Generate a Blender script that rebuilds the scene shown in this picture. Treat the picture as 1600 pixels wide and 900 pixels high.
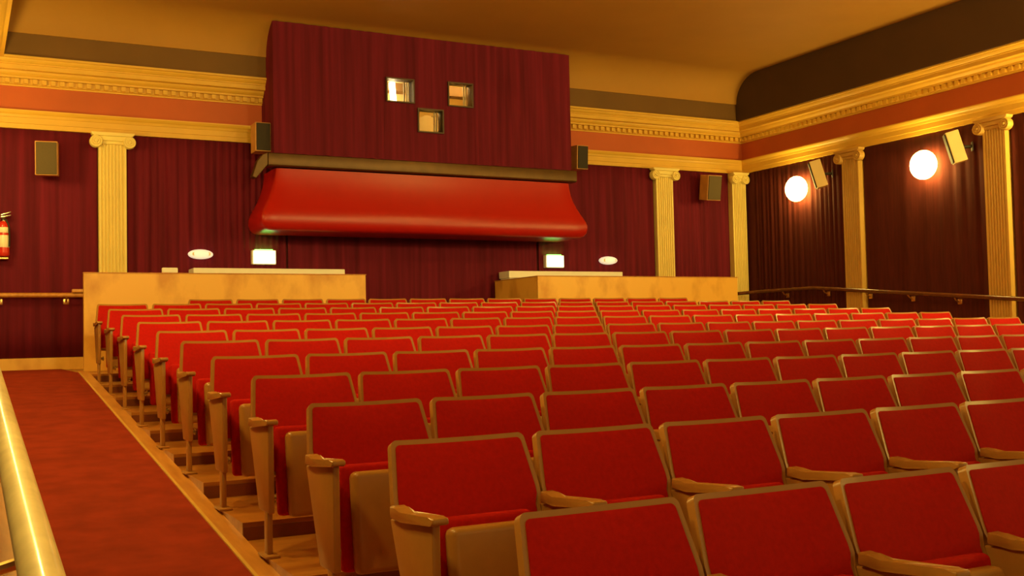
import bpy, bmesh, math, random
from mathutils import Vector, Matrix

# ------------------------------------------------------------------ clearing
for o in list(bpy.data.objects):
    bpy.data.objects.remove(o, do_unlink=True)
SC = bpy.context.scene
COL = SC.collection
random.seed(7)

# ------------------------------------------------------------------ camera
H = 1.5                                     # eye height above the front of the aisle floor
CAM_F, CAM_YAW, CAM_PITCH, CAM_ROLL = 1674.1, 27.394, 2.525, -1.232
cam_data = bpy.data.cameras.new('camera')
cam_data.sensor_width = 36.0
cam_data.lens = CAM_F / 1600.0 * 36.0
cam_data.clip_start = 0.02
cam = bpy.data.objects.new('camera', cam_data)
COL.objects.link(cam)


def view_ray(u, v):
    X, Y = u - 800.0, v - 450.0
    r = math.radians(CAM_ROLL)
    X, Y = X * math.cos(r) + Y * math.sin(r), -X * math.sin(r) + Y * math.cos(r)
    x, d, up = X / CAM_F, 1.0, -Y / CAM_F
    p = math.radians(CAM_PITCH)
    y = d * math.cos(p) - up * math.sin(p)
    z = d * math.sin(p) + up * math.cos(p)
    w = math.radians(CAM_YAW)
    return Vector((x * math.cos(w) + y * math.sin(w), -x * math.sin(w) + y * math.cos(w), z))


_f = view_ray(800, 450)
_r = view_ray(800 + CAM_F, 450) - _f
_d = view_ray(800, 450 + CAM_F) - _f
cam.matrix_world = Matrix(((_r.x, -_d.x, -_f.x, 0), (_r.y, -_d.y, -_f.y, 0), (_r.z, -_d.z, -_f.z, H), (0, 0, 0, 1)))
SC.camera = cam

# ------------------------------------------------------------------ world, exposure
SC.view_settings.view_transform = 'Standard'
SC.view_settings.look = 'None'
SC.view_settings.gamma = 1.0
SC.view_settings.use_curve_mapping = False
SC.view_settings.exposure = 0.0
world = bpy.data.worlds.new('world')
SC.world = world
world.use_nodes = True
world.node_tree.nodes['Background'].inputs[0].default_value = (1.0, 0.68, 0.20, 1)
world.node_tree.nodes['Background'].inputs[1].default_value = 0.50
LAMP_COLOR = (1.0, 0.71, 0.155)
LAMP_STRENGTH = 140.0
LAMP_STRENGTH_REAR = 40.0
LAMP_STRENGTH_AISLE = 62.0

# two added fill spots, unseen at the front end, brightening the back wall
for hx, hy, power in ((3.4, -1.0, 1350.0), (8.6, -1.0, 1150.0)):
    ld = bpy.data.lights.new('fill_spot', 'SPOT')
    ld.energy = power
    ld.color = (1.0, 0.72, 0.20)
    ld.spot_size = math.radians(56)
    ld.spot_blend = 0.75
    ld.shadow_soft_size = 0.35
    lo = bpy.data.objects.new('fill_spot', ld)
    COL.objects.link(lo)
    lo.location = (hx, hy, 5.45)
    lo.rotation_euler = (Vector((6.1 + (hx - 6.0) * 1.0, 14.6, 4.2)) - Vector((hx, hy, 5.45))).to_track_quat('-Z', 'Y').to_euler()

# ------------------------------------------------------------------ materials


def node_mat(name, color, rough=0.6, metallic=0.0, var=0.0, scale=8.0, bump=0.0, bump_scale=200.0,
             stretch=(1, 1, 1), sheen=0.0, color2=None, coat=0.0, detail=4.0, spec=0.5):
    m = bpy.data.materials.new(name)
    m.use_nodes = True
    nt = m.node_tree
    b = nt.nodes['Principled BSDF']
    b.inputs['Roughness'].default_value = rough
    b.inputs['Metallic'].default_value = metallic
    b.inputs['Specular IOR Level'].default_value = spec
    if sheen:
        b.inputs['Sheen Weight'].default_value = sheen
        b.inputs['Sheen Tint'].default_value = (*color, 1)
    if coat:
        b.inputs['Coat Weight'].default_value = coat
        b.inputs['Coat Roughness'].default_value = 0.15
    tc = nt.nodes.new('ShaderNodeTexCoord')
    mp = nt.nodes.new('ShaderNodeMapping')
    mp.inputs['Scale'].default_value = stretch
    nt.links.new(tc.outputs['Object'], mp.inputs['Vector'])
    nz = nt.nodes.new('ShaderNodeTexNoise')
    nz.inputs['Scale'].default_value = scale
    nz.inputs['Detail'].default_value = detail
    nt.links.new(mp.outputs['Vector'], nz.inputs['Vector'])
    rp = nt.nodes.new('ShaderNodeValToRGB')
    c2 = color2 if color2 else tuple(c * (1 - var) for c in color)
    rp.color_ramp.elements[0].color = (*c2, 1)
    rp.color_ramp.elements[1].color = (*[min(1, c * (1 + var * 0.4)) for c in color], 1)
    rp.color_ramp.elements[0].position = 0.3
    rp.color_ramp.elements[1].position = 0.7
    nt.links.new(nz.outputs['Fac'], rp.inputs['Fac'])
    nt.links.new(rp.outputs['Color'], b.inputs['Base Color'])
    if bump:
        n2 = nt.nodes.new('ShaderNodeTexNoise')
        n2.inputs['Scale'].default_value = bump_scale
        nt.links.new(tc.outputs['Object'], n2.inputs['Vector'])
        bp = nt.nodes.new('ShaderNodeBump')
        bp.inputs['Strength'].default_value = bump
        bp.inputs['Distance'].default_value = 0.004
        nt.links.new(n2.outputs['Fac'], bp.inputs['Height'])
        nt.links.new(bp.outputs['Normal'], b.inputs['Normal'])
    return m


def glow_mat(name, color, strength, base=(0.9, 0.85, 0.75)):
    m = bpy.data.materials.new(name)
    m.use_nodes = True
    b = m.node_tree.nodes['Principled BSDF']
    b.inputs['Base Color'].default_value = (*base, 1)
    b.inputs['Emission Color'].default_value = (*color, 1)
    b.inputs['Emission Strength'].default_value = strength
    return m


M_SEAT = node_mat('red_seat_fabric', (0.50, 0.006, 0.003), 0.85, var=0.12, scale=60, bump=0.25, bump_scale=700, sheen=0.04, spec=0.2)
M_SHELL = node_mat('tan_seat_shell', (0.44, 0.205, 0.045), 0.30, var=0.06, scale=20, bump=0.05, bump_scale=300)
M_CHROME = node_mat('hinge_metal', (0.45, 0.40, 0.32), 0.25, metallic=1.0)
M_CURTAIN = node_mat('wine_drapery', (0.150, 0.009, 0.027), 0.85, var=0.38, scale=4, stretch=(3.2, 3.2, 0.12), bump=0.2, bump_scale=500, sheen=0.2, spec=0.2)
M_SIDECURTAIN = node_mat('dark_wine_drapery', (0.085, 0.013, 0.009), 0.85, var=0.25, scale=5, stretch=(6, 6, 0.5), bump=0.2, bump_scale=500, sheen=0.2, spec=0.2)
M_WALL = node_mat('wine_wall', (0.10, 0.010, 0.014), 0.9, var=0.1)
M_GOLD = node_mat('ochre_trim_paint', (0.72, 0.43, 0.055), 0.5, var=0.06, scale=3)
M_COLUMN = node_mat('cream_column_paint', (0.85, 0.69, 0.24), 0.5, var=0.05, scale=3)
M_SIDECOL = node_mat('shaded_pilaster_paint', (0.62, 0.37, 0.085), 0.5, var=0.05, scale=3)  # darker than the back columns, the side wall's shade put into the colour
M_FRIEZE = node_mat('terracotta_frieze_paint', (0.50, 0.100, 0.022), 0.6, var=0.08, scale=2)
M_CEIL = node_mat('tan_ceiling_plaster', (0.43, 0.212, 0.028), 0.7, var=0.06, scale=1.2, bump=0.05, bump_scale=60)
M_BROWN = node_mat('dark_brown_wall_paint', (0.070, 0.030, 0.008), 0.7, var=0.1, scale=1.5)
M_FASCIA = node_mat('brown_fascia_paint', (0.16, 0.075, 0.012), 0.7, var=0.1, scale=1.5)
M_MAPLE = node_mat('birch_panel', (0.92, 0.53, 0.095), 0.35, scale=3.2, color2=(0.70, 0.33, 0.045), stretch=(1.0, 1.0, 0.6), detail=6)
_rp = [n for n in M_MAPLE.node_tree.nodes if n.type == 'VALTORGB'][0]
_rp.color_ramp.elements[0].position = 0.28
_rp.color_ramp.elements[1].position = 0.50
M_FLOOR = node_mat('worn_oak_floor', (0.52, 0.22, 0.038), 0.28, scale=3.0, color2=(0.33, 0.11, 0.018), stretch=(0.6, 4, 4), detail=6)
M_BORDER = node_mat('oak_border', (0.66, 0.30, 0.06), 0.35, scale=4, color2=(0.48, 0.19, 0.03), stretch=(5, 0.6, 5), detail=6)
M_EDGE = node_mat('gold_edge_strip', (0.75, 0.48, 0.12), 0.3, var=0.1)
M_CARPET = node_mat('red_carpet', (0.33, 0.036, 0.014), 0.95, var=0.22, scale=6, bump=0.5, bump_scale=900, spec=0.1)
M_RAIL = node_mat('dark_wood_rail', (0.13, 0.040, 0.012), 0.25, var=0.3, scale=10, coat=0.5)
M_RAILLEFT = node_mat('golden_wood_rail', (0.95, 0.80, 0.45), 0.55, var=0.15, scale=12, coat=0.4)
M_BRASS = node_mat('brass', (0.80, 0.55, 0.22), 0.3, metallic=1.0)
M_CANOPY = node_mat('red_vinyl', (0.44, 0.009, 0.004), 0.34, var=0.05, scale=3, bump=0.05, bump_scale=80, spec=0.5)
M_BRONZE = node_mat('bronze_bar', (0.11, 0.055, 0.014), 0.4, metallic=0.5, var=0.15)
M_DARK = node_mat('dark_void', (0.015, 0.008, 0.006), 0.9)
M_WHITE = node_mat('white_laminate', (0.95, 0.94, 0.88), 0.4, var=0.03)
M_GRILLE = node_mat('grey_grille_cloth', (0.10, 0.068, 0.026), 0.8, var=0.2, scale=200)
M_GRILLEDARK = node_mat('black_grille_cloth', (0.035, 0.025, 0.015), 0.8, var=0.2, scale=200)
M_BOX = node_mat('speaker_wood', (0.62, 0.30, 0.08), 0.45, var=0.2, scale=6)
M_BOXPALE = node_mat('speaker_beige', (0.80, 0.60, 0.28), 0.45, var=0.05)
M_BLACK = node_mat('black_plastic', (0.02, 0.016, 0.012), 0.5)
M_PORTFRAME = node_mat('brown_port_frame', (0.07, 0.035, 0.015), 0.5)
M_CREAM = node_mat('cream_booth_interior', (0.85, 0.66, 0.30), 0.7, var=0.05)
M_ROD = node_mat('pale_window_rod', (0.95, 0.85, 0.60), 0.4)
M_GLOBE = glow_mat('lit_globe_glass', LAMP_COLOR, LAMP_STRENGTH)
M_GLOBEREAR = glow_mat('lit_globe_glass_dimmer', LAMP_COLOR, LAMP_STRENGTH_REAR)
M_GLOBEAISLE = glow_mat('lit_globe_glass_over_aisle', LAMP_COLOR, LAMP_STRENGTH_AISLE)
M_FILLBOWL = glow_mat('fill_lamp_bowl', LAMP_COLOR, 230.0)
FILL_X, FILL_Y = 7.75, 8.65
M_EXIT = glow_mat('lit_exit_face', (0.85, 1.0, 0.62), 1.9)
M_EXITTOP = glow_mat('green_exit_lens', (0.06, 1.0, 0.06), 16.0)
M_TUBE = glow_mat('lit_tube', (1.0, 0.80, 0.42), 15.0)
M_STRIP = glow_mat('lit_strip', (1.0, 0.74, 0.28), 55.0)
M_OVAL = glow_mat('glowing_white_oval', (1.0, 0.86, 0.62), 0.55, (0.95, 0.94, 0.9))  # white body with a faint glow added to whiten it
M_EXTRED = node_mat('extinguisher_red', (0.62, 0.03, 0.015), 0.3)
M_LABELW = node_mat('white_label', (0.90, 0.82, 0.62), 0.5)
M_GLASS = bpy.data.materials.new('port_glass')
M_GLASS.use_nodes = True
_g = M_GLASS.node_tree.nodes['Principled BSDF']
_g.inputs['Transmission Weight'].default_value = 1.0
_g.inputs['Roughness'].default_value = 0.0
_g.inputs['IOR'].default_value = 1.05

# ------------------------------------------------------------------ mesh helpers


def obj(name, bm, mat, parent=None, smooth=False):
    me = bpy.data.meshes.new(name)
    bmesh.ops.recalc_face_normals(bm, faces=bm.faces)
    bm.to_mesh(me)
    bm.free()
    if smooth:
        for p in me.polygons:
            p.use_smooth = True
        if smooth == 'auto':
            me.set_sharp_from_angle(angle=math.radians(38))
    me.materials.append(mat)
    o = bpy.data.objects.new(name, me)
    COL.objects.link(o)
    if parent:
        o.parent = parent
    return o


def thing(name, label, cat, loc=(0, 0, 0), rotz=0.0, group=None):
    o = bpy.data.objects.new(name, None)
    o.empty_display_size = 0.1
    COL.objects.link(o)
    o.location = loc
    o.rotation_euler = (0, 0, rotz)
    o['label'] = label
    o['category'] = cat
    if group:
        o['group'] = group
    return o


def tag(o, label, cat, group=None):
    o['label'] = label
    o['category'] = cat
    if group:
        o['group'] = group
    return o


def struct(name, bm, mat, smooth=False, label=None):
    o = obj(name, bm, mat, None, smooth)
    o['kind'] = 'structure'
    o['category'] = name.split('_')[0]
    o['label'] = label
    return o


def box(bm, x0, x1, y0, y1, z0, z1, bevel=0.0, seg=2, mat=None):
    vs = [bm.verts.new((x, y, z)) for x in (x0, x1) for y in (y0, y1) for z in (z0, z1)]
    fs = [bm.faces.new([vs[i] for i in q]) for q in
          ((0, 1, 3, 2), (4, 6, 7, 5), (0, 4, 5, 1), (2, 3, 7, 6), (0, 2, 6, 4), (1, 5, 7, 3))]
    if mat is not None:
        bmesh.ops.transform(bm, matrix=mat, verts=vs)
    if bevel:
        es = list({e for f in fs for e in f.edges})
        bmesh.ops.bevel(bm, geom=es, offset=bevel, segments=seg, affect='EDGES', profile=0.5)
    return vs


def prism(bm, pts, axis, a, b, bevel=0.0, seg=2):
    """polygon pts (2D) pushed along axis from a to b. axis 'x': pts are (y,z); 'y': (x,z); 'z': (x,y)"""
    def p3(p, t):
        return {'x': (t, p[0], p[1]), 'y': (p[0], t, p[1]), 'z': (p[0], p[1], t)}[axis]
    A = [bm.verts.new(p3(p, a)) for p in pts]
    B = [bm.verts.new(p3(p, b)) for p in pts]
    n = len(pts)
    fs = [bm.faces.new(A), bm.faces.new(B[::-1])]
    for i in range(n):
        fs.append(bm.faces.new((A[i], B[i], B[(i + 1) % n], A[(i + 1) % n])))
    if bevel:
        es = list({e for f in fs for e in f.edges})
        bmesh.ops.bevel(bm, geom=es, offset=bevel, segments=seg, affect='EDGES', profile=0.5)
    return A + B


def tube(bm, pts, r, n=14, cap=True):
    pts = [Vector(p) for p in pts]
    rings = []
    for i, p in enumerate(pts):
        d = (pts[min(i + 1, len(pts) - 1)] - pts[max(i - 1, 0)]).normalized()
        up = Vector((0, 0, 1)) if abs(d.z) < 0.95 else Vector((1, 0, 0))
        s = d.cross(up).normalized()
        t = s.cross(d).normalized()
        rr = r[i] if isinstance(r, (list, tuple)) else r
        rings.append([bm.verts.new(p + (s * math.cos(2 * math.pi * k / n) + t * math.sin(2 * math.pi * k / n)) * rr) for k in range(n)])
    for a, b in zip(rings, rings[1:]):
        for k in range(n):
            bm.faces.new((a[k], a[(k + 1) % n], b[(k + 1) % n], b[k]))
    if cap:
        bm.faces.new(rings[0][::-1])
        bm.faces.new(rings[-1])


def lathe(bm, prof, n=24, mat=None):
    """prof = [(radius, z)], spun about z"""
    new = []
    rings = []
    for r, z in prof:
        if r < 1e-6:
            v = bm.verts.new((0, 0, z))
            rings.append([v])
            new.append(v)
        else:
            ring = [bm.verts.new((r * math.cos(2 * math.pi * k / n), r * math.sin(2 * math.pi * k / n), z)) for k in range(n)]
            rings.append(ring)
            new += ring
    for a, b in zip(rings, rings[1:]):
        for k in range(n):
            k2 = (k + 1) % n
            if len(a) == 1 and len(b) == 1:
                continue
            if len(a) == 1:
                bm.faces.new((a[0], b[k], b[k2]))
            elif len(b) == 1:
                bm.faces.new((a[k], a[k2], b[0]))
            else:
                bm.faces.new((a[k], a[k2], b[k2], b[k]))
    if mat is not None:
        bmesh.ops.transform(bm, matrix=mat, verts=new)
    return new


def NB():
    return bmesh.new()


def lerp(a, b, t):
    return a + (b - a) * t


# ------------------------------------------------------------------ measured layout
SEAT_X0, SEAT_W, SEAT_N = 1.301, 0.56, 17
ROW_Y = [2.51, 3.44, 4.395, 5.350, 6.302, 7.256, 8.224, 9.178, 10.127, 11.077, 12.016, 12.975]
ROW_TOP = [-0.467, -0.350, -0.268, -0.174, -0.085, 0.008, 0.087, 0.174, 0.256, 0.340, 0.421, 0.505]
BACK_H = 0.82
ROW_Z = [z - BACK_H + H for z in ROW_TOP]
W_R, Y_B = 12.175, 14.65
X_L, X_LF = -0.15, -0.50
Z_REAR = -0.312 + H
RAMP_S = 0.0955
Y_FLAT = 12.40


def ramp(y):
    return Z_REAR - RAMP_S * max(0.0, Y_FLAT - y)


# ------------------------------------------------------------------ room shell
# floor: stepped seating platform, one tread for each row, with sloping aisles at its sides
bm = NB()
PX0, PX1 = 1.262, SEAT_X0 + SEAT_W * SEAT_N + 0.0
for k in range(12):
    y1 = ROW_Y[k] + 0.055
    y0 = (ROW_Y[k - 1] + 0.055) if k else -1.5
    box(bm, PX0, PX1, y0, y1 if k < 11 else ROW_Y[11] + 0.12, -0.6, ROW_Z[k])
struct('floor', bm, M_FLOOR, label='stepped wooden floor under the rows of seats')
bm = NB()
for xa, xb in ((X_LF - 0.1, PX0), (PX1, W_R + 0.1)):
    ys = [-1.5, 2.0, 6.0, Y_FLAT, Y_B + 0.1]
    prof = [(y, ramp(y)) for y in ys] + [(Y_B + 0.1, -0.7), (-1.5, -0.7)]
    prism(bm, prof, 'x', xa, xb)
box(bm, PX0, PX1, ROW_Y[11] + 0.12, Y_B + 0.1, -0.6, Z_REAR)
struct('floor_aisle', bm, M_FLOOR, label='sloping wooden floor of the side aisles and rear landing')

# dark stained risers at the front of each tread
M_RISER = node_mat('dark_stained_riser', (0.24, 0.065, 0.018), 0.4, var=0.3, scale=6)
bm = NB()
for k in range(1, 12):
    y = ROW_Y[k - 1] + 0.055
    box(bm, PX0 + 0.002, PX1, y - 0.008, y - 0.0005, ROW_Z[k - 1], ROW_Z[k] - 0.022)
RISERS = bm

# wooden border and gold edging along the platform
n_trim = [0]


def trim(bm, mat, label, smooth=False):
    n_trim[0] += 1
    return struct('trim_%d' % n_trim[0], bm, mat, smooth, label)


trim(RISERS, M_RISER, 'dark stained risers between the treads of the seat platform')


def ramp_strip(bm, xa, xb, h0, h1, ya=-1.4, yb=13.14):
    ys = [ya, Y_FLAT, yb]
    top = [(y, ramp(y) + h1) for y in ys]
    bot = [(y, ramp(y) + h0) for y in reversed(ys)]
    prism(bm, top + bot, 'x', xa, xb)


bm = NB()
ramp_strip(bm, 1.172, 1.2615, 0.0, 0.014)
trim(bm, M_BORDER, 'wooden border strip between the carpet and the seat platform')
bm = NB()
ramp_strip(bm, 1.155, 1.172, 0.0, 0.018)
trim(bm, M_EDGE, 'thin bright edging strip along the carpet')
bm = NB()
ramp_strip(bm, X_L + 0.0, 0.395, 0.0, 0.02, yb=14.6)
trim(bm, M_BORDER, 'wooden border strip on the wall side of the carpet')
bm = NB()
ramp_strip(bm, 0.395, 1.155, 0.0, 0.010, yb=14.6)
o = obj('aisle_carpet', bm, M_CARPET)
tag(o, 'dark red carpet runner along the sloping side aisle', 'carpet')

# walls
bm = NB()
box(bm, X_LF - 0.2, W_R + 0.2, Y_B, Y_B + 0.15, 0.0, 5.9)
struct('wall_back', bm, M_WALL, label='dark red back wall behind the drapery')
bm = NB()
box(bm, W_R, W_R + 0.15, -1.5, Y_B + 0.15, -0.6, 5.9)
struct('wall_right', bm, M_WALL, label='dark red side wall behind the lit sconces')
bm = NB()
box(bm, X_LF - 0.15, X_L, 3.0, Y_B + 0.15, -0.6, 5.9)
box(bm, X_LF - 0.15, X_LF, -1.5, 3.0, -0.6, 5.9)
struct('wall_left', bm, M_WALL, label='dark red side wall along the carpeted aisle')

# ceiling with a cove coming down to the back wall
Z_C = 4.315 + H
Y_FA = 14.37
Z_FA0, Z_FA1 = 3.565 + H, 3.86 + H
bm = NB()
prof = [(-1.5, Z_C), (13.80, Z_C)]
for i in range(1, 11):
    a = math.pi / 2 * i / 10
    prof.append((13.80 + (Y_FA - 0.02 - 13.80) * math.sin(a), Z_FA1 + (Z_C - Z_FA1) * math.cos(a)))
prof += [(Y_B + 0.15, Z_FA1), (Y_B + 0.15, Z_C + 0.15), (-1.5, Z_C + 0.15)]
prism(bm, prof, 'x', X_LF - 0.2, W_R + 0.2)
struct('ceiling', bm, M_CEIL, smooth='auto', label='tan plaster ceiling curving down towards the back wall')
bm = NB()
box(bm, X_L + 0.62, W_R - 0.34, Y_FA, Y_B + 0.01, Z_FA0, Z_FA1 + 0.02)
trim(bm, M_FASCIA, 'brown fascia above the cornice on the back wall')
bm = NB()
box(bm, W_R - 0.34, W_R + 0.05, -1.5, Y_B + 0.05, Z_FA0, Z_C + 0.05)
trim(bm, M_BROWN, 'dark brown upper wall above the side cornice')
bm = NB()
box(bm, X_LF - 0.1, X_L + 0.62, 3.0, Y_B + 0.05, Z_FA0, Z_C + 0.05)
trim(bm, M_CEIL, 'tan upper wall above the cornice over the carpeted aisle')

# entablature: cornice with dentils, frieze, architrave
CORN = [(0, 3.245), (.05, 3.245), (.05, 3.262), (.075, 3.268), (.075, 3.335), (.125, 3.335), (.125, 3.36), (.145, 3.37),
        (.165, 3.39), (.175, 3.415), (.235, 3.418), (.24, 3.425), (.24, 3.475), (.255, 3.478), (.255, 3.492), (.268, 3.50),
        (.285, 3.52), (.295, 3.54), (.315, 3.545), (.315, 3.572), (0, 3.572)]
FRIE = [(0, 2.93), (.03, 2.93), (.03, 3.25), (0, 3.25)]
ARCH = [(0, 2.715), (.055, 2.715), (.055, 2.775), (.066, 2.778), (.066, 2.85), (.075, 2.853), (.085, 2.885), (.10, 2.90),
        (.115, 2.925), (.115, 2.94), (0, 2.94)]


def along(kind, prof, a, b, mat, label, dent=False, rounded=False):
    bm = NB()
    if kind == 'back':
        prism(bm, [(Y_B - d, z + H) for d, z in prof], 'x', a, b)
    elif kind == 'right':
        prism(bm, [(W_R - d, z + H) for d, z in prof], 'y', a, b)
    else:
        prism(bm, [(X_L + d, z + H) for d, z in prof], 'y', a, b)
    if dent:
        t = a + 0.04
        while t < b - 0.05:
            if kind == 'back':
                box(bm, t, t + 0.055, Y_B - .118, Y_B - .07, 3.272 + H, 3.330 + H)
            elif kind == 'right':
                box(bm, W_R - .118, W_R - .07, t, t + 0.055, 3.272 + H, 3.330 + H)
            else:
                box(bm, X_L + .07, X_L + .118, t, t + 0.055, 3.272 + H, 3.330 + H)
            t += 0.105
    return trim(bm, mat, label)


BX0, BX1, BY = 3.735, 8.325, 14.0           # projection booth
for kind, a, b, where in (('back', X_L, BX0, 'back wall between the carpeted aisle and the booth'),
                          ('back', BX1, W_R, 'back wall between the booth and the corner'),
                          ('right', -1.5, Y_B, 'wall with the sconces'),
                          ('left', 3.0, Y_B, 'wall along the carpeted aisle')):
    pl = M_GOLD
    along(kind, CORN if kind != 'left' else [(d * 2.06, z) for d, z in CORN], a, b, pl, 'ochre cornice with small dentils, ' + where, dent=True)
    along(kind, FRIE, a, b, M_FRIEZE, 'terracotta frieze band, ' + where)
    along(kind, ARCH if kind != 'left' else [(d * 1.4, z) for d, z in ARCH], a, b, pl, 'ochre architrave moulding, ' + where)

# baseboard at the back behind the carpet
bm = NB()
box(bm, X_L, 4.6, Y_B - 0.05, Y_B, Z_REAR, Z_REAR + 0.155, bevel=0.006)
o = struct('baseboard_back', bm, M_MAPLE, label='birch baseboard at the foot of the back wall')

# ------------------------------------------------------------------ drapery


def drape(name, kind, a, b, z0, z1, amp, period, mat, label, face=0.012, seed=0, parent=None, ybase=None, holes=None):
    """pleated cloth from a to b along a wall; kind 'back' hangs along X, 'right' along Y"""
    rnd = random.Random(seed)
    n = max(24, int((b - a) / 0.012))
    ph, t, xs = 0.0, [], []
    step = (b - a) / n
    f = 1.0 / period
    target = f
    for i in range(n + 1):
        if i % 14 == 0:
            target = f * rnd.uniform(0.6, 1.5)
        f = lerp(f, target, 0.12)
        ph += step * f * 2 * math.pi
        x = a + i * step
        w = amp * (0.55 * math.sin(ph) + 0.30 * math.sin(0.53 * ph + 1.3) + 0.15 * math.sin(2.1 * ph + 0.4))
        t.append(w)
        xs.append(x)
    zs = [lerp(z0, z1, j / 8.0) for j in range(9)]
    bm = NB()
    base = (Y_B if ybase is None else ybase) if kind == 'back' else W_R
    grid, back = [], []
    for j, z in enumerate(zs):
        k = 1.0 - 0.35 * (j / 8.0)
        row, rb = [], []
        for x, w in zip(xs, t):
            d = face + amp + w * k
            sway = 0.006 * math.sin(z * 2.1 + x * 3.0)
            if kind == 'back':
                row.append(bm.verts.new((x + (sway if 0 < x - a < b - a - 1e-6 else 0), base - d, z)))
                rb.append(bm.verts.new((x, base - d + 0.006, z)))
            else:
                row.append(bm.verts.new((base - d, x, z)))
                rb.append(bm.verts.new((base - d + 0.006, x, z)))
        grid.append(row)
        back.append(rb)
    for j in range(8):
        for i in range(n):
            bm.faces.new((grid[j][i], grid[j][i + 1], grid[j + 1][i + 1], grid[j + 1][i]))
            bm.faces.new((back[j][i], back[j + 1][i], back[j + 1][i + 1], back[j][i + 1]))
    for i in range(n):
        bm.faces.new((grid[0][i], back[0][i], back[0][i + 1], grid[0][i + 1]))
        bm.faces.new((grid[8][i], grid[8][i + 1], back[8][i + 1], back[8][i]))
    for j in range(8):
        bm.faces.new((grid[j][0], grid[j + 1][0], back[j + 1][0], back[j][0]))
        bm.faces.new((grid[j][n], back[j][n], back[j + 1][n], grid[j + 1][n]))
    o = obj(name, bm, mat, parent, smooth=True)
    if label:
        tag(o, label, 'curtain', 'pleated wall drapery')
    return o


ZA = 2.712 + H
drape('wall_curtain', 'back', X_L + 0.02, 1.60, Z_REAR + 0.16, ZA, 0.008, 0.16, M_CURTAIN,
      'almost flat wine drapery beside the fire extinguisher', seed=1)
drape('wall_curtain', 'back', 1.96, 4.05, Z_REAR + 0.02, ZA, 0.020, 0.17, M_CURTAIN,
      'pleated wine drapery from fluted column to red canopy, carpet side', seed=2)
drape('wall_curtain', 'back', 4.08, 8.02, Z_REAR + 0.02, 2.30 + H, 0.014, 0.20, M_CURTAIN,
      'dim wine drapery in the shade under the red canopy', seed=3)
drape('wall_curtain', 'back', 8.05, 10.24, Z_REAR + 0.02, ZA, 0.021, 0.17, M_CURTAIN,
      'deeply pleated wine drapery between red canopy and farther fluted column', seed=4)
drape('wall_curtain', 'back', 10.62, 11.84, Z_REAR + 0.02, ZA, 0.010, 0.10, M_CURTAIN,
      'finely pleated wine drapery behind the tilted speaker near the corner', seed=5)
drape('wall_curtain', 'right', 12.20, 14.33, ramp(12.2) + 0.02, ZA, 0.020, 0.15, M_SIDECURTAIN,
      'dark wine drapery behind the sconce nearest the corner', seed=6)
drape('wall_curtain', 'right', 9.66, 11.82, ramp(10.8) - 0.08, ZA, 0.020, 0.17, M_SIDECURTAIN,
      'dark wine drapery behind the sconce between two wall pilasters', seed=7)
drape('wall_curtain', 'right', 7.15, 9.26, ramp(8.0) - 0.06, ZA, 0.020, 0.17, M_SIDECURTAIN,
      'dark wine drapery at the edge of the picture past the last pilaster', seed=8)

# ------------------------------------------------------------------ ionic pilasters


def pilaster(cx, cy, rotz, label, z0, half=0.168, capw=0.285, mat=None):
    """front faces local -Y; the back sits on the wall at local y=0"""
    ztop = 2.712 + H
    t = thing('ionic_pilaster', label, 'column', (cx, cy, z0), rotz, 'ionic pilasters')
    h = ztop - z0
    bm = NB()
    dep = 0.115
    pts = [(-half, 0.0), (-half, -dep)]
    nf = 7
    m = 0.022
    fw = (2 * half - 2 * m) / nf
    for i in range(nf):
        xa = -half + m + i * fw
        pts.append((xa + 0.006, -dep))
        for q in range(1, 6):
            a = math.pi * q / 6
            r = (fw - 0.012) / 2
            pts.append((xa + fw / 2 - r * math.cos(a), -dep + 0.022 * math.sin(a)))
        pts.append((xa + fw - 0.006, -dep))
    pts += [(half, -dep), (half, 0.0)]
    prism(bm, pts, 'z', 0.14, h - 0.14)
    obj('shaft', bm, mat or M_COLUMN, t)
    bm = NB()
    box(bm, -half - 0.010, half + 0.010, -dep - 0.04, -0.001, 0, 0.08, bevel=0.006)
    box(bm, -half - 0.006, half + 0.006, -dep - 0.02, -0.001, 0.08, 0.14, bevel=0.005)
    obj('plinth', bm, mat or M_COLUMN, t)
    bm = NB()
    prism(bm, [(-capw + .02, h), (capw - .02, h), (capw - .03, h - .03), (capw - .055, h - .045), (-capw + .055, h - .045), (-capw + .03, h - .03)], 'y', -dep - 0.075, -0.062, bevel=0.004)
    box(bm, -half, half, -0.066, -0.001, h - 0.14, h, bevel=0.003)
    box(bm, -capw + 0.09, capw - 0.09, -dep - 0.045, -0.062, h - 0.105, h - 0.04, bevel=0.012)
    box(bm, -half + 0.005, half - 0.005, -dep - 0.02, 0, h - 0.145, h - 0.10, bevel=0.012)
    c = obj('capital', bm, mat or M_COLUMN, t, smooth='auto')
    for s in (-1, 1):
        bm = NB()
        cxv, czv, R = s * (capw - 0.082), h - 0.118, 0.078
        prof = [(0, -0.045), (R * 0.92, -0.045), (R, -0.040), (R, 0.048), (R * 0.92, 0.056), (R * 0.80, 0.056), (R * 0.74, 0.044),
                (R * 0.62, 0.044), (R * 0.56, 0.058), (R * 0.44, 0.058), (R * 0.38, 0.046), (R * 0.28, 0.046), (R * 0.22, 0.066), (0, 0.070)]
        M = Matrix.Translation((cxv, -dep - 0.012, czv)) @ Matrix.Rotation(math.radians(90), 4, 'X')
        lathe(bm, prof, 24, M)
        obj('volute', bm, mat or M_COLUMN, c, smooth='auto')
    return t


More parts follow.
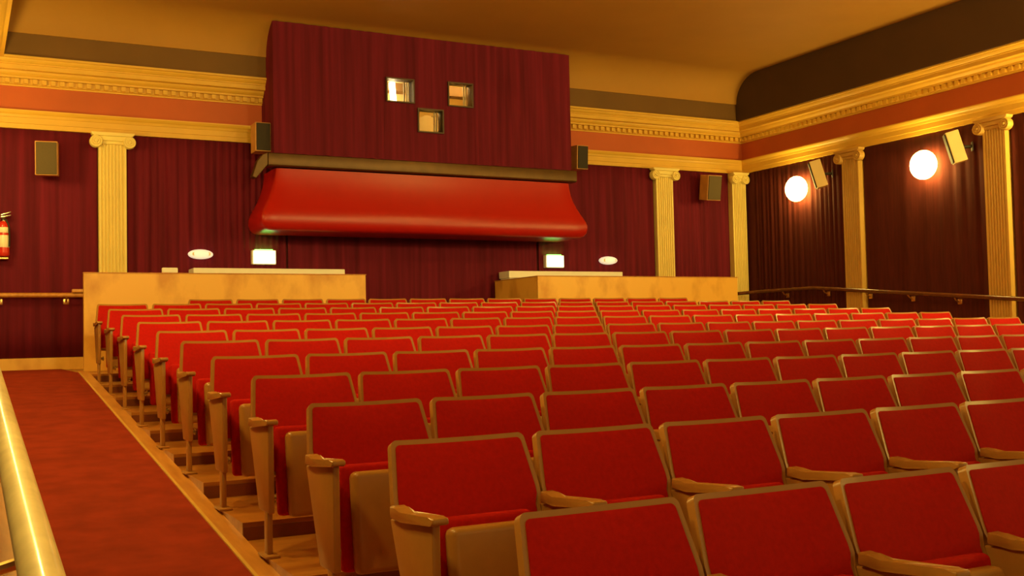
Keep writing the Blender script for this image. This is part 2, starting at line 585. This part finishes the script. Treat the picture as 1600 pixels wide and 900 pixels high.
pilaster(1.775, Y_B - 0.003, 0, 'fluted ionic column rising behind the birch partition, beside the carpeted aisle', Z_REAR)
pilaster(10.425, Y_B - 0.003, 0, 'fluted ionic column beside the tilted speaker on the back wall', Z_REAR)
pilaster(11.975, Y_B - 0.02, 0, 'ionic column standing in the corner at the end of the wall handrail', Z_REAR, half=0.148, capw=0.195)
pilaster(W_R - 0.003, 12.01, -math.pi / 2, 'shaded golden ionic pilaster on the side wall between the two lit sconces', ramp(12.2), mat=M_SIDECOL)
pilaster(W_R - 0.003, 9.46, -math.pi / 2, 'shaded golden ionic pilaster on the side wall right of both lit sconces', ramp(9.65), mat=M_SIDECOL)

# ------------------------------------------------------------------ projection booth
booth = thing('projection_booth', 'wine draped projection booth with three small lit windows under the ceiling', 'projection booth', (0, 0, 0))
ZB0, ZB1 = 2.49 + H, 4.27 + H
PORTS = [(5.345, 5.735, 3.325, 3.635), (6.290, 6.655, 3.335, 3.655), (5.815, 6.180, 2.925, 3.235)]
bm = NB()
# hollow cloth covered box: left, right, underside, and a pierced front made of strips round the windows
box(bm, BX0, BX0 + 0.05, BY, Y_B, ZB0, ZB1)
box(bm, BX1 - 0.05, BX1, BY, Y_B, ZB0, ZB1)
box(bm, BX0 + 0.05, BX1 - 0.05, BY + 0.05, Y_B - 0.02, ZB0, ZB0 + 0.05)
# front cloth: fine grid with pleats, faces over the windows left out
xs = []
x = BX0
while x < BX1 - 1e-6:
    xs.append(x)
    x += 0.0145
xs.append(BX1)
zs = [ZB0 + i * 0.15 for i in range(int((ZB1 - ZB0) / 0.15) + 1)] + [ZB1]
for p in PORTS:
    xs += [p[0], p[1]]
    zs += [p[2] + H, p[3] + H]
xs = sorted(xs)
zs = sorted(zs)
xs = [v for i, v in enumerate(xs) if i == 0 or v - xs[i - 1] > 1e-4]
zs = [v for i, v in enumerate(zs) if i == 0 or v - zs[i - 1] > 1e-4]
rnd = random.Random(21)
ph, f = 0.0, 1 / 0.14
wave = []
for i, x in enumerate(xs):
    if i:
        f = lerp(f, rnd.uniform(0.2, 2.6) / 0.24, 0.16)
        ph += (x - xs[i - 1]) * f * 2 * math.pi
    e = min(1.0, (x - BX0) / 0.05, (BX1 - x) / 0.05)
    for p in PORTS:
        if p[0] - 0.05 < x < p[1] + 0.05:
            e = min(e, 0.25)
    wave.append(-0.013 * e * (1 + 0.6 * math.sin(ph) + 0.4 * math.sin(0.47 * ph + 2)))
G = [[bm.verts.new((x, BY + w * (1.25 - 0.5 * (z - ZB0) / (ZB1 - ZB0)), z)) for x, w in zip(xs, wave)] for z in zs]
for j in range(len(zs) - 1):
    for i in range(len(xs) - 1):
        mx, mz = (xs[i] + xs[i + 1]) / 2, (zs[j] + zs[j + 1]) / 2 - H
        if any(p[0] < mx < p[1] and p[2] < mz < p[3] for p in PORTS):
            continue
        bm.faces.new((G[j][i], G[j][i + 1], G[j + 1][i + 1], G[j + 1][i]))
obj('drapery', bm, M_CURTAIN, booth, smooth='auto')
for n, p in enumerate(PORTS):
    x0, x1, z0, z1 = p[0], p[1], p[2] + H, p[3] + H
    bm = NB()
    fw = 0.018
    y0, y1 = BY - 0.035, BY + 0.14
    box(bm, x0 - fw, x0, y0, y1, z0 - fw, z1 + fw)
    box(bm, x1, x1 + fw, y0, y1, z0 - fw, z1 + fw)
    box(bm, x0, x1, y0, y1, z1, z1 + fw)
    box(bm, x0, x1, y0, y1, z0 - fw, z0)
    w = obj('port_window', bm, M_PORTFRAME, booth)
    bm = NB()
    box(bm, x0, x1, BY + 0.03, BY + 0.036, z0, z1)
    obj('pane', bm, M_GLASS, w)
    bm = NB()
    # cream recess behind the pane
    yb = BY + 0.55
    box(bm, x0 - 0.02, x1 + 0.34, yb, yb + 0.02, z0 - 0.05, z1 + 0.05)
    box(bm, x0 - 0.04, x0 - 0.02, y1, yb + 0.02, z0 - 0.05, z1 + 0.05)
    box(bm, x1 + 0.34, x1 + 0.36, y1, yb + 0.02, z0 - 0.05, z1 + 0.05)
    box(bm, x0 - 0.04, x1 + 0.36, y1, yb + 0.02, z0 - 0.07, z0 - 0.05)
    box(bm, x0 - 0.04, x1 + 0.36, y1, yb + 0.02, z1 + 0.05, z1 + 0.07)
    obj('recess', bm, M_CREAM, w)
    bm = NB()
    if n == 0:
        rods = ((0.78, 0.012), (0.88, 0.010), (0.96, 0.012))
    else:
        rods = ((0.80, 0.012), (0.90, 0.012))
    for fr, r in rods:
        xx = lerp(x0, x1, fr)
        tube(bm, [(xx, BY + 0.11, z0), (xx, BY + 0.11, z1)], r, 10)
    obj('pale_rod', bm, M_ROD, w, smooth='auto')
    bm = NB()
    if n == 0:
        xx = lerp(x0, x1, 0.60)
        tube(bm, [(xx, BY + 0.33, z0 - 0.02), (xx - 0.03, BY + 0.33, z1 + 0.03)], 0.045, 14)
    tube(bm, [(x0 - 0.02, BY + 0.21, z1 + 0.034), (x1 + 0.30, BY + 0.21, z1 + 0.034)], 0.012, 10)
    obj('lit_tube', bm, M_TUBE if n == 0 else M_STRIP, w, smooth='auto')

# bronze bar along the foot of the booth
bar = thing('bronze_bar', 'long bronze trim bar between the draped booth and the red canopy', 'trim bar', (0, 0, 0))
bm = NB()
prism(bm, [(BY + 0.10, 2.30 + H), (BY - 0.08, 2.30 + H), (BY - 0.10, 2.315 + H), (BY - 0.10, 2.47 + H), (BY - 0.03, 2.487 + H), (BY + 0.10, 2.487 + H)],
      'x', BX0 - 0.10, BX1 + 0.03, bevel=0.006)
obj('bar', bm, M_BRONZE, bar, smooth='auto')
bm = NB()
prism(bm, [(BX0 - 0.10, 2.48 + H), (BX0 - 0.10, 2.32 + H), (BX0 - 0.26, 2.13 + H), (BX0 - 0.31, 2.15 + H), (BX0 - 0.24, 2.36 + H), (BX0 - 0.17, 2.45 + H)], 'y', BY - 0.08, BY + 0.06, bevel=0.008)
obj('bar_end', bm, M_BRONZE, bar)

# red flared canopy under the booth
bm = NB()
sec = [  # (outward flare, z) front profile from the top down
    (0.00, 2.285), (0.012, 2.20), (0.035, 2.10), (0.075, 2.00), (0.13, 1.90), (0.19, 1.81), (0.245, 1.74),
    (0.285, 1.685), (0.305, 1.63), (0.305, 1.57), (0.285, 1.515), (0.245, 1.475), (0.19, 1.452), (0.12, 1.445)]
CX0, CX1, CY = 3.745, 8.27, 13.97
rings = []
for d, z in sec:
    r = []
    a = d * 0.74
    pts = [(CX0 - a, Y_B - 0.09), (CX0 - a, CY - d * 0.5 + 0.06), (CX0 - a + 0.015, CY - d * 0.5 + 0.02), (CX0 - a + 0.05, CY - d * 0.5)]
    for i in range(1, 24):
        pts.append((lerp(CX0 - a + 0.05, CX1 + a - 0.05, i / 24.0), CY - d * 0.5 - 0.012 * math.sin(math.pi * i / 24.0)))
    pts += [(CX1 + a - 0.05, CY - d * 0.5), (CX1 + a - 0.015, CY - d * 0.5 + 0.02), (CX1 + a, CY - d * 0.5 + 0.06), (CX1 + a, Y_B - 0.09)]
    rings.append([bm.verts.new((x, y, z + H)) for x, y in pts])
for a, b in zip(rings, rings[1:]):
    for i in range(len(a) - 1):
        bm.faces.new((a[i], a[i + 1], b[i + 1], b[i]))
    bm.faces.new((a[-1], a[0], b[0], b[-1]))
bm.faces.new(rings[0])
bm.faces.new(rings[-1][::-1])
o = obj('red_canopy', bm, M_CANOPY, smooth='auto')
tag(o, 'glossy red padded canopy flaring out below the projection booth', 'canopy')

# ------------------------------------------------------------------ birch partitions and what stands behind them
PZ = 0.832 + H
PY = 13.20
pa = thing('wood_partition', 'birch panelled half wall on the carpet side of the dark entrance gap', 'partition', (0, 0, 0), group='birch half walls behind the last row')
bm = NB()
box(bm, 1.29, 4.705, PY, PY + 0.07, Z_REAR, PZ - 0.012, bevel=0.003)
obj('panel', bm, M_MAPLE, pa)
bm = NB()
box(bm, 1.285, 4.712, PY - 0.006, PY + 0.076, PZ - 0.012, PZ, bevel=0.003)
obj('cap', bm, M_BORDER, pa)
pb = thing('wood_partition', 'birch panelled half wall with a receding side, between entrance gap and handrail', 'partition', (0, 0, 0), group='birch half walls behind the last row')
bm = NB()
box(bm, 7.25, 10.80, PY, PY + 0.07, Z_REAR, PZ - 0.012, bevel=0.003)
obj('panel', bm, M_MAPLE, pb)
bm = NB()
box(bm, 7.25, 7.32, PY + 0.07, Y_B - 0.10, Z_REAR, PZ - 0.012, bevel=0.003)
obj('side_panel', bm, M_MAPLE, pb)
bm = NB()
box(bm, 7.243, 10.806, PY - 0.006, PY + 0.076, PZ - 0.012, PZ, bevel=0.003)
box(bm, 7.243, 7.326, PY + 0.076, Y_B - 0.10, PZ - 0.012, PZ, bevel=0.003)
obj('cap', bm, M_BORDER, pb)

for x0, x1, lab in ((2.725, 4.775, 'white cabinet top showing above the birch half wall, carpet side'),
                    (7.335, 9.36, 'white cabinet top showing above the half wall near the farther column')):
    t = thing('white_cabinet', lab, 'cabinet', (0, 0, 0), group='white cabinets against the back wall')
    bm = NB()
    box(bm, x0 + 0.02, x1 - 0.02, 14.27, 14.57, Z_REAR, 0.86 + H, bevel=0.004)
    obj('body', bm, M_WHITE, t)
    bm = NB()
    box(bm, x0, x1, 14.24, 14.58, 0.86 + H, 0.965 + H, bevel=0.008)
    obj('cabinet_top', bm, M_WHITE, t)
bm = NB()
box(bm, 2.165, 2.345, PY + 0.005, PY + 0.065, PZ, PZ + 0.062, bevel=0.010)
o = obj('white_box', bm, M_WHITE)
tag(o, 'tiny white box resting on the birch half wall by the fluted column', 'box')

# lit boxes on the back wall
for cx, lab in ((3.73, 'glowing white exit box on the drapery below the canopy, carpet side'),
                (8.305, 'glowing white exit box on the drapery below the canopy, near the farther column')):
    t = thing('exit_light', lab, 'exit light', (cx, Y_B - 0.08, 1.14 + H), group='lit exit boxes on the back wall')
    bm = NB()
    box(bm, -0.165, 0.165, -0.03, 0.07, -0.10, 0.10, bevel=0.012)
    obj('housing', bm, M_WHITE, t)
    bm = NB()
    box(bm, -0.15, 0.15, -0.046, -0.03, -0.088, 0.088, bevel=0.006)
    obj('lit_face', bm, M_EXIT, t)
    bm = NB()
    box(bm, -0.12, 0.12, -0.02, 0.045, 0.10, 0.106, bevel=0.002)
    obj('green_lens', bm, M_EXITTOP, t)
for cx, lab in ((2.885, 'white oval emergency light beside the glowing box, carpet side'),
                (9.316, 'white oval emergency light beside the farther fluted column')):
    t = thing('emergency_light', lab, 'emergency light', (cx, Y_B - 0.07, 1.17 + H), group='oval emergency lights on the back wall')
    bm = NB()
    M = Matrix.Diagonal((1.0, 1.0, 1.0, 1.0)) @ Matrix.Rotation(math.radians(90), 4, 'X')
    prof = [(0, -0.06), (0.14, -0.06), (0.160, -0.04), (0.166, -0.01), (0.158, 0.02), (0.135, 0.045), (0.09, 0.062), (0, 0.068)]
    vs = lathe(bm, prof, 32, M)
    for v in vs:
        v.co.z *= 0.40
    obj('body', bm, M_OVAL, t, smooth='auto')
    for s in (-1, 1):
        bm = NB()
        vs = lathe(bm, [(0, 0.0), (0.024, 0.0), (0.024, 0.008), (0.016, 0.012), (0, 0.012)], 16,
                   Matrix.Translation((s * 0.095, -0.046, 0)) @ Matrix.Rotation(math.radians(90), 4, 'X'))
        obj('lamp_lens', bm, M_ROD, t, smooth='auto')

# ------------------------------------------------------------------ loudspeakers


def speaker(loc, rz, tilt, w, d, h, body, grille, label, bracket_len=0.10):
    t = thing('wall_speaker', label, 'loudspeaker', loc, rz, 'wall mounted loudspeakers')
    R = Matrix.Rotation(math.radians(tilt), 4, 'X')
    bm = NB()
    box(bm, -w / 2, w / 2, -d / 2, d / 2, -h / 2, h / 2, bevel=0.008, mat=R)
    obj('cabinet', bm, body, t)
    bm = NB()
    box(bm, -w / 2 + 0.012, w / 2 - 0.012, -d / 2 - 0.018, -d / 2 - 0.0005, -h / 2 + 0.012, h / 2 - 0.012, bevel=0.007, mat=R)
    obj('grille', bm, grille, t)
    bm = NB()
    tube(bm, [(0, d / 2 - 0.01, 0), (0, d / 2 + bracket_len, 0)], 0.022, 12)
    box(bm, -0.05, 0.05, d / 2 + bracket_len - 0.012, d / 2 + bracket_len, -0.06, 0.06, bevel=0.003)
    obj('bracket', bm, M_BLACK, t, smooth='auto')
    return t


speaker((0.985, 14.36, 2.31 + H), math.radians(-8), 5, 0.26, 0.22, 0.42, M_BOX, M_GRILLE,
        'grey fronted speaker on the flat drapery above the fire extinguisher', 0.13)
speaker((11.215, 14.33, 2.40 + H), math.radians(-4), 9, 0.27, 0.24, 0.42, M_BOX, M_GRILLE,
        'grey fronted speaker tilted down near the corner column', 0.13)
speaker((3.625, 14.25, 2.72 + H), 0, 0, 0.21, 0.26, 0.39, M_BOX, M_GRILLEDARK,
        'dark speaker against the side of the projection booth nearest the carpet', 0.22)
speaker((8.60, 14.25, 2.74 + H), 0, 4, 0.20, 0.26, 0.37, M_BOX, M_GRILLEDARK,
        'dark speaker against the side of the projection booth nearest the corner', 0.22)
speaker((11.93, 12.55, 2.41 + H), -math.pi / 2 - math.radians(40), 15, 0.17, 0.17, 0.43, M_BOXPALE, M_GRILLEDARK,
        'pale sided speaker on the side wall beside the sconce nearest the corner', 0.13)
speaker((11.93, 9.96, 2.40 + H), -math.pi / 2 - math.radians(40), 15, 0.17, 0.17, 0.43, M_BOXPALE, M_GRILLEDARK,
        'pale sided speaker between the second lit sconce and the last pilaster', 0.13)

# ------------------------------------------------------------------ sconces


def sconce(x, y, side, label):
    t = thing('wall_sconce', label, 'wall lamp', (x, y, 2.257 + H), 0, 'wall sconces')
    bm = NB()
    lathe(bm, [(0, -0.205)] + [(0.205 * math.cos(a), 0.205 * math.sin(a)) for a in [math.radians(d) for d in range(-75, 90, 15)]] + [(0, 0.205)], 28)
    for v in bm.verts:
        v.co.x *= 0.72
    obj('globe', bm, M_GLOBE if y < 9 else (M_GLOBEREAR if side > 0 else M_GLOBEAISLE), t, smooth=True)
    bm = NB()
    xa, xb = (0.125, 0.175) if side > 0 else (-0.175, -0.125)
    box(bm, xa, xb, -0.05, 0.05, -0.14, 0.14, bevel=0.01)
    obj('back_plate', bm, M_BRASS, t)
    return t


LAMP_Y = [13.13, 10.57, 8.0, 5.45, 2.9, 0.4]
for i, y in enumerate(LAMP_Y):
    lab = ['glaring round wall lamp nearest the corner column', 'glaring round wall lamp between the two side pilasters'][i] if i < 2 else \
        'glowing wall lamp %s past the last pilaster, outside the frame' % ['just', 'second', 'third', 'fourth'][i - 2]
    sconce(W_R - 0.175, y, 1, lab)
for i, y in enumerate(LAMP_Y[:5]):
    sconce((X_L if y > 3 else X_LF) + 0.18, y, -1, 'glowing wall lamp over the carpeted aisle, %s from the back, outside the frame' % ['first', 'second', 'third', 'fourth', 'fifth'][i])

# added bowl lamp, unseen above the picture, to brighten the ceiling plaster
pl = thing('fill_lamp', 'added bowl lamp brightening the ceiling, outside the top of the frame', 'fill lamp', (FILL_X, FILL_Y, 3.80 + H))
bm = NB()
lathe(bm, [(0, -0.10), (0.08, -0.085), (0.13, -0.04), (0.145, 0.02), (0.13, 0.03), (0, 0.03)], 28)
obj('bowl', bm, M_FILLBOWL, pl, smooth='auto')
bm = NB()
lathe(bm, [(0, 0.03), (0.012, 0.03), (0.012, 0.50), (0.06, 0.505), (0.06, Z_C - 3.80 - H), (0, Z_C - 3.80 - H)], 16)
obj('stem', bm, M_BRASS, pl, smooth='auto')

# ------------------------------------------------------------------ handrails
t = thing('handrail', 'dark wooden handrail along the side wall below the lit sconces', 'handrail', (0, 0, 0))
bm = NB()
pts = [(11.62, 14.20, 0.615 + H), (11.95, 14.20, 0.640 + H), (12.018, 14.1, 0.645 + H), (12.018, 12.92, 0.645 + H), (12.018, 12.78, 0.640 + H)]
for y in (11.5, 10, 8.5, 7, 5, 3):
    pts.append((12.018, y, 0.640 + H - 0.0875 * (12.78 - y)))
tube(bm, pts, 0.030, 14)
obj('rail', bm, M_RAIL, t, smooth='auto')
for y in (13.55, 12.62, 11.75, 10.95, 10.15, 9.05, 8.3):
    zz = 0.640 + H - 0.0875 * max(0, 12.78 - y)
    bm = NB()
    tube(bm, [(12.018, y, zz - 0.025), (12.05, y, zz - 0.06), (12.10, y, zz - 0.085), (12.135, y, zz - 0.085)], 0.011, 8)
    box(bm, 12.120, 12.135, y - 0.035, y + 0.035, zz - 0.12, zz - 0.045, bevel=0.004)
    obj('bracket', bm, M_BRASS, t, smooth='auto')
t = thing('handrail', 'wooden handrail on the back wall ending behind the birch half wall', 'handrail', (0, 0, 0))
bm = NB()
tube(bm, [(0.10, Y_B - 0.10, 0.625 + H), (1.50, Y_B - 0.10, 0.625 + H)], 0.030, 14)
box(bm, 1.28, 1.50, Y_B - 0.15, Y_B - 0.07, 0.655 + H, 0.70 + H, bevel=0.008)
obj('rail', bm, M_BORDER, t, smooth='auto')
for x in (0.46, 1.22):
    bm = NB()
    tube(bm, [(x, Y_B - 0.10, 0.60 + H), (x, Y_B - 0.095, 0.565 + H), (x, Y_B - 0.06, 0.545 + H), (x, Y_B - 0.025, 0.545 + H)], 0.011, 8)
    box(bm, x - 0.035, x + 0.035, Y_B - 0.032, Y_B - 0.02, 0.51 + H, 0.585 + H, bevel=0.003)
    obj('bracket', bm, M_BRASS, t, smooth='auto')
t = thing('handrail', 'brightly lit golden handrail close to the camera along the carpeted aisle', 'handrail', (0, 0, 0))
bm = NB()
pts = [(0.118, y, ramp(y) + 0.955) for y in (0.9, 2, 4, 6, 8, 10, 12.4)]
tube(bm, pts, 0.034, 16)
obj('rail', bm, M_RAILLEFT, t, smooth='auto')
for y in (1.25, 2.2):
    bm = NB()
    zz = ramp(y) + 0.955
    tube(bm, [(0.118, y, zz - 0.03), (0.10, y, zz - 0.07), (0.02, y, zz - 0.09), (X_LF + 0.004, y, zz - 0.09)], 0.012, 8)
    obj('bracket', bm, M_BRASS, t, smooth='auto')
for y in (4.0, 6.0, 8.0, 10.0, 12.0):
    bm = NB()
    zz = ramp(y) + 0.955
    tube(bm, [(0.118, y, zz - 0.03), (0.11, y, zz - 0.07), (0.08, y, zz - 0.085), (X_L + 0.004, y, zz - 0.085)], 0.011, 8)
    obj('bracket', bm, M_BRASS, t, smooth='auto')

# ------------------------------------------------------------------ fire extinguisher
t = thing('fire_extinguisher', 'red and white fire extinguisher hanging on the drapery at the picture edge', 'fire extinguisher', (0.50, Y_B - 0.12, 1.10 + H))
bm = NB()
lathe(bm, [(0, 0.0), (0.055, 0.0), (0.068, 0.015), (0.070, 0.05), (0.070, 0.36), (0.062, 0.40), (0.035, 0.43), (0.022, 0.44), (0, 0.44)], 24)
obj('cylinder', bm, M_EXTRED, t, smooth='auto')
bm = NB()
lathe(bm, [(0.0705, 0.11), (0.0718, 0.112), (0.0718, 0.258), (0.0705, 0.26)], 24)
lathe(bm, [(0.0705, 0.29), (0.0718, 0.292), (0.0718, 0.355), (0.0705, 0.357)], 24)
obj('label_band', bm, M_LABELW, t, smooth='auto')
bm = NB()
lathe(bm, [(0, 0.435), (0.026, 0.435), (0.028, 0.47), (0.018, 0.48), (0, 0.48)], 16)
prism(bm, [(-0.03, 0.475), (0.085, 0.505), (0.085, 0.52), (-0.03, 0.495)], 'y', -0.012, 0.012, bevel=0.003)
prism(bm, [(-0.03, 0.50), (0.085, 0.545), (0.085, 0.56), (-0.03, 0.52)], 'y', -0.012, 0.012, bevel=0.003)
obj('valve', bm, M_CHROME, t, smooth='auto')
bm = NB()
tube(bm, [(0.0, -0.028, 0.46), (0.03, -0.075, 0.45), (0.06, -0.085, 0.36), (0.066, -0.065, 0.22), (0.064, -0.05, 0.12)], 0.010, 8)
obj('hose', bm, M_BLACK, t, smooth='auto')
bm = NB()
box(bm, -0.06, 0.06, 0.0, 0.095, -0.035, -0.002, bevel=0.01)
obj('wall_bracket', bm, M_BRASS, t)

# ------------------------------------------------------------------ theatre seats
# local frame: origin on the tread under the top left corner of the back, sitter faces -Y
HWT, HWB = 0.2525, 0.2640
REC = math.tan(math.radians(21.5))
CXS = 0.2570


def back_surface(u, s, off):
    """u in -1..1 across, s = height above the tread, off = towards the sitter"""
    return None


def back_mesh(z0, z1, inset, r, f_front, f_back, puff=0.0, dip=0.006):
    """reclined, slightly dished slab with rounded top corners. f_front/f_back = offsets from the mid surface"""
    bm = NB()
    nu = 12
    hs = []
    zt = z1 - inset
    zb = z0 + inset
    for h_ in (zb, 0.45, 0.53, 0.575, 0.61, 0.635, 0.69, 0.74, zt - r):
        hs.append(h_)
    for a in (20, 40, 55, 70, 80, 90):
        hs.append(zt - r + r * math.sin(math.radians(a)))

    def hw(s):
        base = (lerp(0.2755, HWT, (s - 0.635) / (z1 - 0.635)) if s > 0.635 else lerp(HWB, 0.2755, max(0.0, min(1.0, (s - 0.575) / 0.035)))) - inset
        q = s - (zt - r)
        if q > 0:
            base -= r - math.sqrt(max(0, r * r - q * q))
        return base

    def P(u, s, off):
        w = hw(s)
        x = u * w
        y = -(BACK_H - s) * REC
        dish = 0.028 * (1 - (x / HWB) ** 2) - 0.028      # edges nearer the sitter
        e = 1.0
        sag = dip * (1 - (x / HWB) ** 2) * max(0, (s - zb) / (zt - zb)) ** 6
        pf = puff * (1 - abs(u) ** 4) * (1 - abs(2 * (s - zb) / (zt - zb) - 1) ** 4)
        n = Vector((0, -math.cos(math.radians(21.5)), -math.sin(math.radians(21.5)) * -1))
        n = Vector((0, -0.9304, 0.3665))
        return Vector((CXS + x, y + dish + 0.028, s - sag)) + n * (off + pf)

    def ring_grid(off, shrink):
        return [[bm.verts.new(P(lerp(-1, 1, i / nu) * shrink, s, off)) for i in range(nu + 1)] for s in hs]
    F = ring_grid(f_front, 1.0)
    B = ring_grid(f_back, 1.0)
    for G_, flip in ((F, False), (B, True)):
        for j in range(len(hs) - 1):
            for i in range(nu):
                q = (G_[j][i], G_[j][i + 1], G_[j + 1][i + 1], G_[j + 1][i])
                bm.faces.new(q[::-1] if flip else q)
    m = len(hs) - 1
    for i in range(nu):
        bm.faces.new((F[0][i], B[0][i], B[0][i + 1], F[0][i + 1]))
        bm.faces.new((F[m][i], F[m][i + 1], B[m][i + 1], B[m][i]))
    for j in range(m):
        bm.faces.new((F[j][0], F[j + 1][0], B[j + 1][0], B[j][0]))
        bm.faces.new((F[j][nu], B[j][nu], B[j + 1][nu], F[j + 1][nu]))
    return bm


def rim_bevel(bm, w=0.006):
    es = [e for e in bm.edges if len(e.link_faces) == 2 and e.calc_face_angle(0) > math.radians(50)]
    bmesh.ops.bevel(bm, geom=es, offset=w, segments=2, affect='EDGES', profile=0.5, clamp_overlap=True)


def seat_side(parent, x):
    """standard between two seats: panel, armrest, leg, foot"""
    bm = NB()
    prism(bm, [(-0.09, 0.575), (-0.445, 0.608), (-0.450, 0.20), (-0.262, 0.20)], 'x', x - 0.0140, x + 0.0140, bevel=0.007, seg=3)
    obj('side_panel', bm, M_SHELL, parent, smooth='auto')
    bm = NB()
    prism(bm, [(-0.120, 0.590), (-0.122, 0.624), (-0.16, 0.620), (-0.21, 0.606), (-0.44, 0.630), (-0.480, 0.630), (-0.484, 0.610), (-0.46, 0.605), (-0.21, 0.582), (-0.125, 0.582)],
          'x', x - 0.027, x + 0.027, bevel=0.007, seg=3)
    obj('armrest', bm, M_SHELL, parent, smooth='auto')
    bm = NB()
    box(bm, x - 0.013, x + 0.013, -0.415, -0.355, 0.010, 0.205, bevel=0.006)
    box(bm, x - 0.035, x + 0.035, -0.465, -0.315, 0.0, 0.012, bevel=0.004)
    obj('leg', bm, M_SHELL, parent, smooth='auto')
    bm = NB()
    tube(bm, [(x + 0.013, -0.30, 0.25), (x + 0.055, -0.30, 0.25)], 0.014, 12)
    tube(bm, [(x + 0.045, -0.30, 0.25), (x + 0.056, -0.30, 0.25)], 0.022, 12)
    obj('hinge', bm, M_CHROME, parent, smooth='auto')


SX = -0.0225
seat0 = thing('theatre_seat', 'x', 'theatre seat', (0, 0, 0), 0, 'red tip-up theatre seats')
bm = back_mesh(0.34, BACK_H, 0.0, 0.020, 0.006, -0.030)
rim_bevel(bm, 0.007)
obj('back_shell', bm, M_SHELL, seat0, smooth='auto')
bm = back_mesh(0.34, BACK_H, 0.017, 0.014, 0.010, -0.012, puff=0.016)
rim_bevel(bm, 0.003)
obj('back_cushion', bm, M_SEAT, seat0, smooth='auto')
# seat pan, tipped up: shell faces the front, cushion behind it
Mp = Matrix.Translation((CXS, -0.245, 0.355)) @ Matrix.Rotation(math.radians(-7), 4, 'X')
bm = NB()
vs = box(bm, -0.154, 0.154, -0.045, 0.022, -0.208, 0.197)
bmesh.ops.bevel(bm, geom=[e for e in bm.edges], offset=0.026, segments=4, affect='EDGES', profile=0.5)
for v in bm.verts:            # bulging underside
    if v.co.y < -0.02:
        v.co.y -= 0.016 * (1 - (v.co.x / 0.2) ** 2)
bmesh.ops.transform(bm, matrix=Mp, verts=bm.verts)
obj('seat_pan', bm, M_SHELL, seat0, smooth='auto')
bm = NB()
vs = box(bm, -0.188, 0.188, 0.022, 0.092, -0.200, 0.228)
bmesh.ops.bevel(bm, geom=[e for e in bm.edges], offset=0.022, segments=4, affect='EDGES', profile=0.5)
bmesh.ops.transform(bm, matrix=Mp, verts=bm.verts)
obj('seat_cushion', bm, M_SEAT, seat0, smooth='auto')
seat_side(seat0, SX)
end_tmp = thing('end_standard', 'x', 'x')
seat_side(end_tmp, SX + SEAT_W)
END_PARTS = list(end_tmp.children)
SEAT_PARTS = list(seat0.children)

ORD = ['first', 'second', 'third', 'fourth', 'fifth', 'sixth', 'seventh', 'eighth', 'ninth', 'tenth', 'eleventh', 'twelfth',
       'thirteenth', 'fourteenth', 'fifteenth', 'sixteenth', 'seventeenth']


def pixel_x(x, y, z):
    v = Vector((x, y, z - H))
    d = v.dot(_f)
    return 800 + v.dot(_r.normalized()) / d * CAM_F


used = False
for k in range(12):
    c0, c1 = (2, 15) if k == 11 else (0, 17)
    for i in range(c0, c1):
        x, y, z = SEAT_X0 + SEAT_W * i, ROW_Y[k], ROW_Z[k]
        if pixel_x(x - 0.05, y - 0.1, z + 0.8) > 1740:
            continue
        if not used:
            s = seat0
            used = True
        else:
            s = seat0.copy()
            COL.objects.link(s)
            for ch in SEAT_PARTS:
                c = ch.copy()
                COL.objects.link(c)
                c.parent = s
        s.location = (x, y, z)
        row = 'front row' if k == 0 else ('rear row' if k == 11 else ORD[k] + ' row from the front')
        s['label'] = 'red tip-up seat, %s from the carpeted aisle, %s' % (ORD[i - c0], row)
        if i == c1 - 1:
            for ch in END_PARTS:
                c = ch.copy()
                COL.objects.link(c)
                c.parent = s
for ch in END_PARTS:
    bpy.data.objects.remove(ch, do_unlink=True)
bpy.data.objects.remove(end_tmp, do_unlink=True)
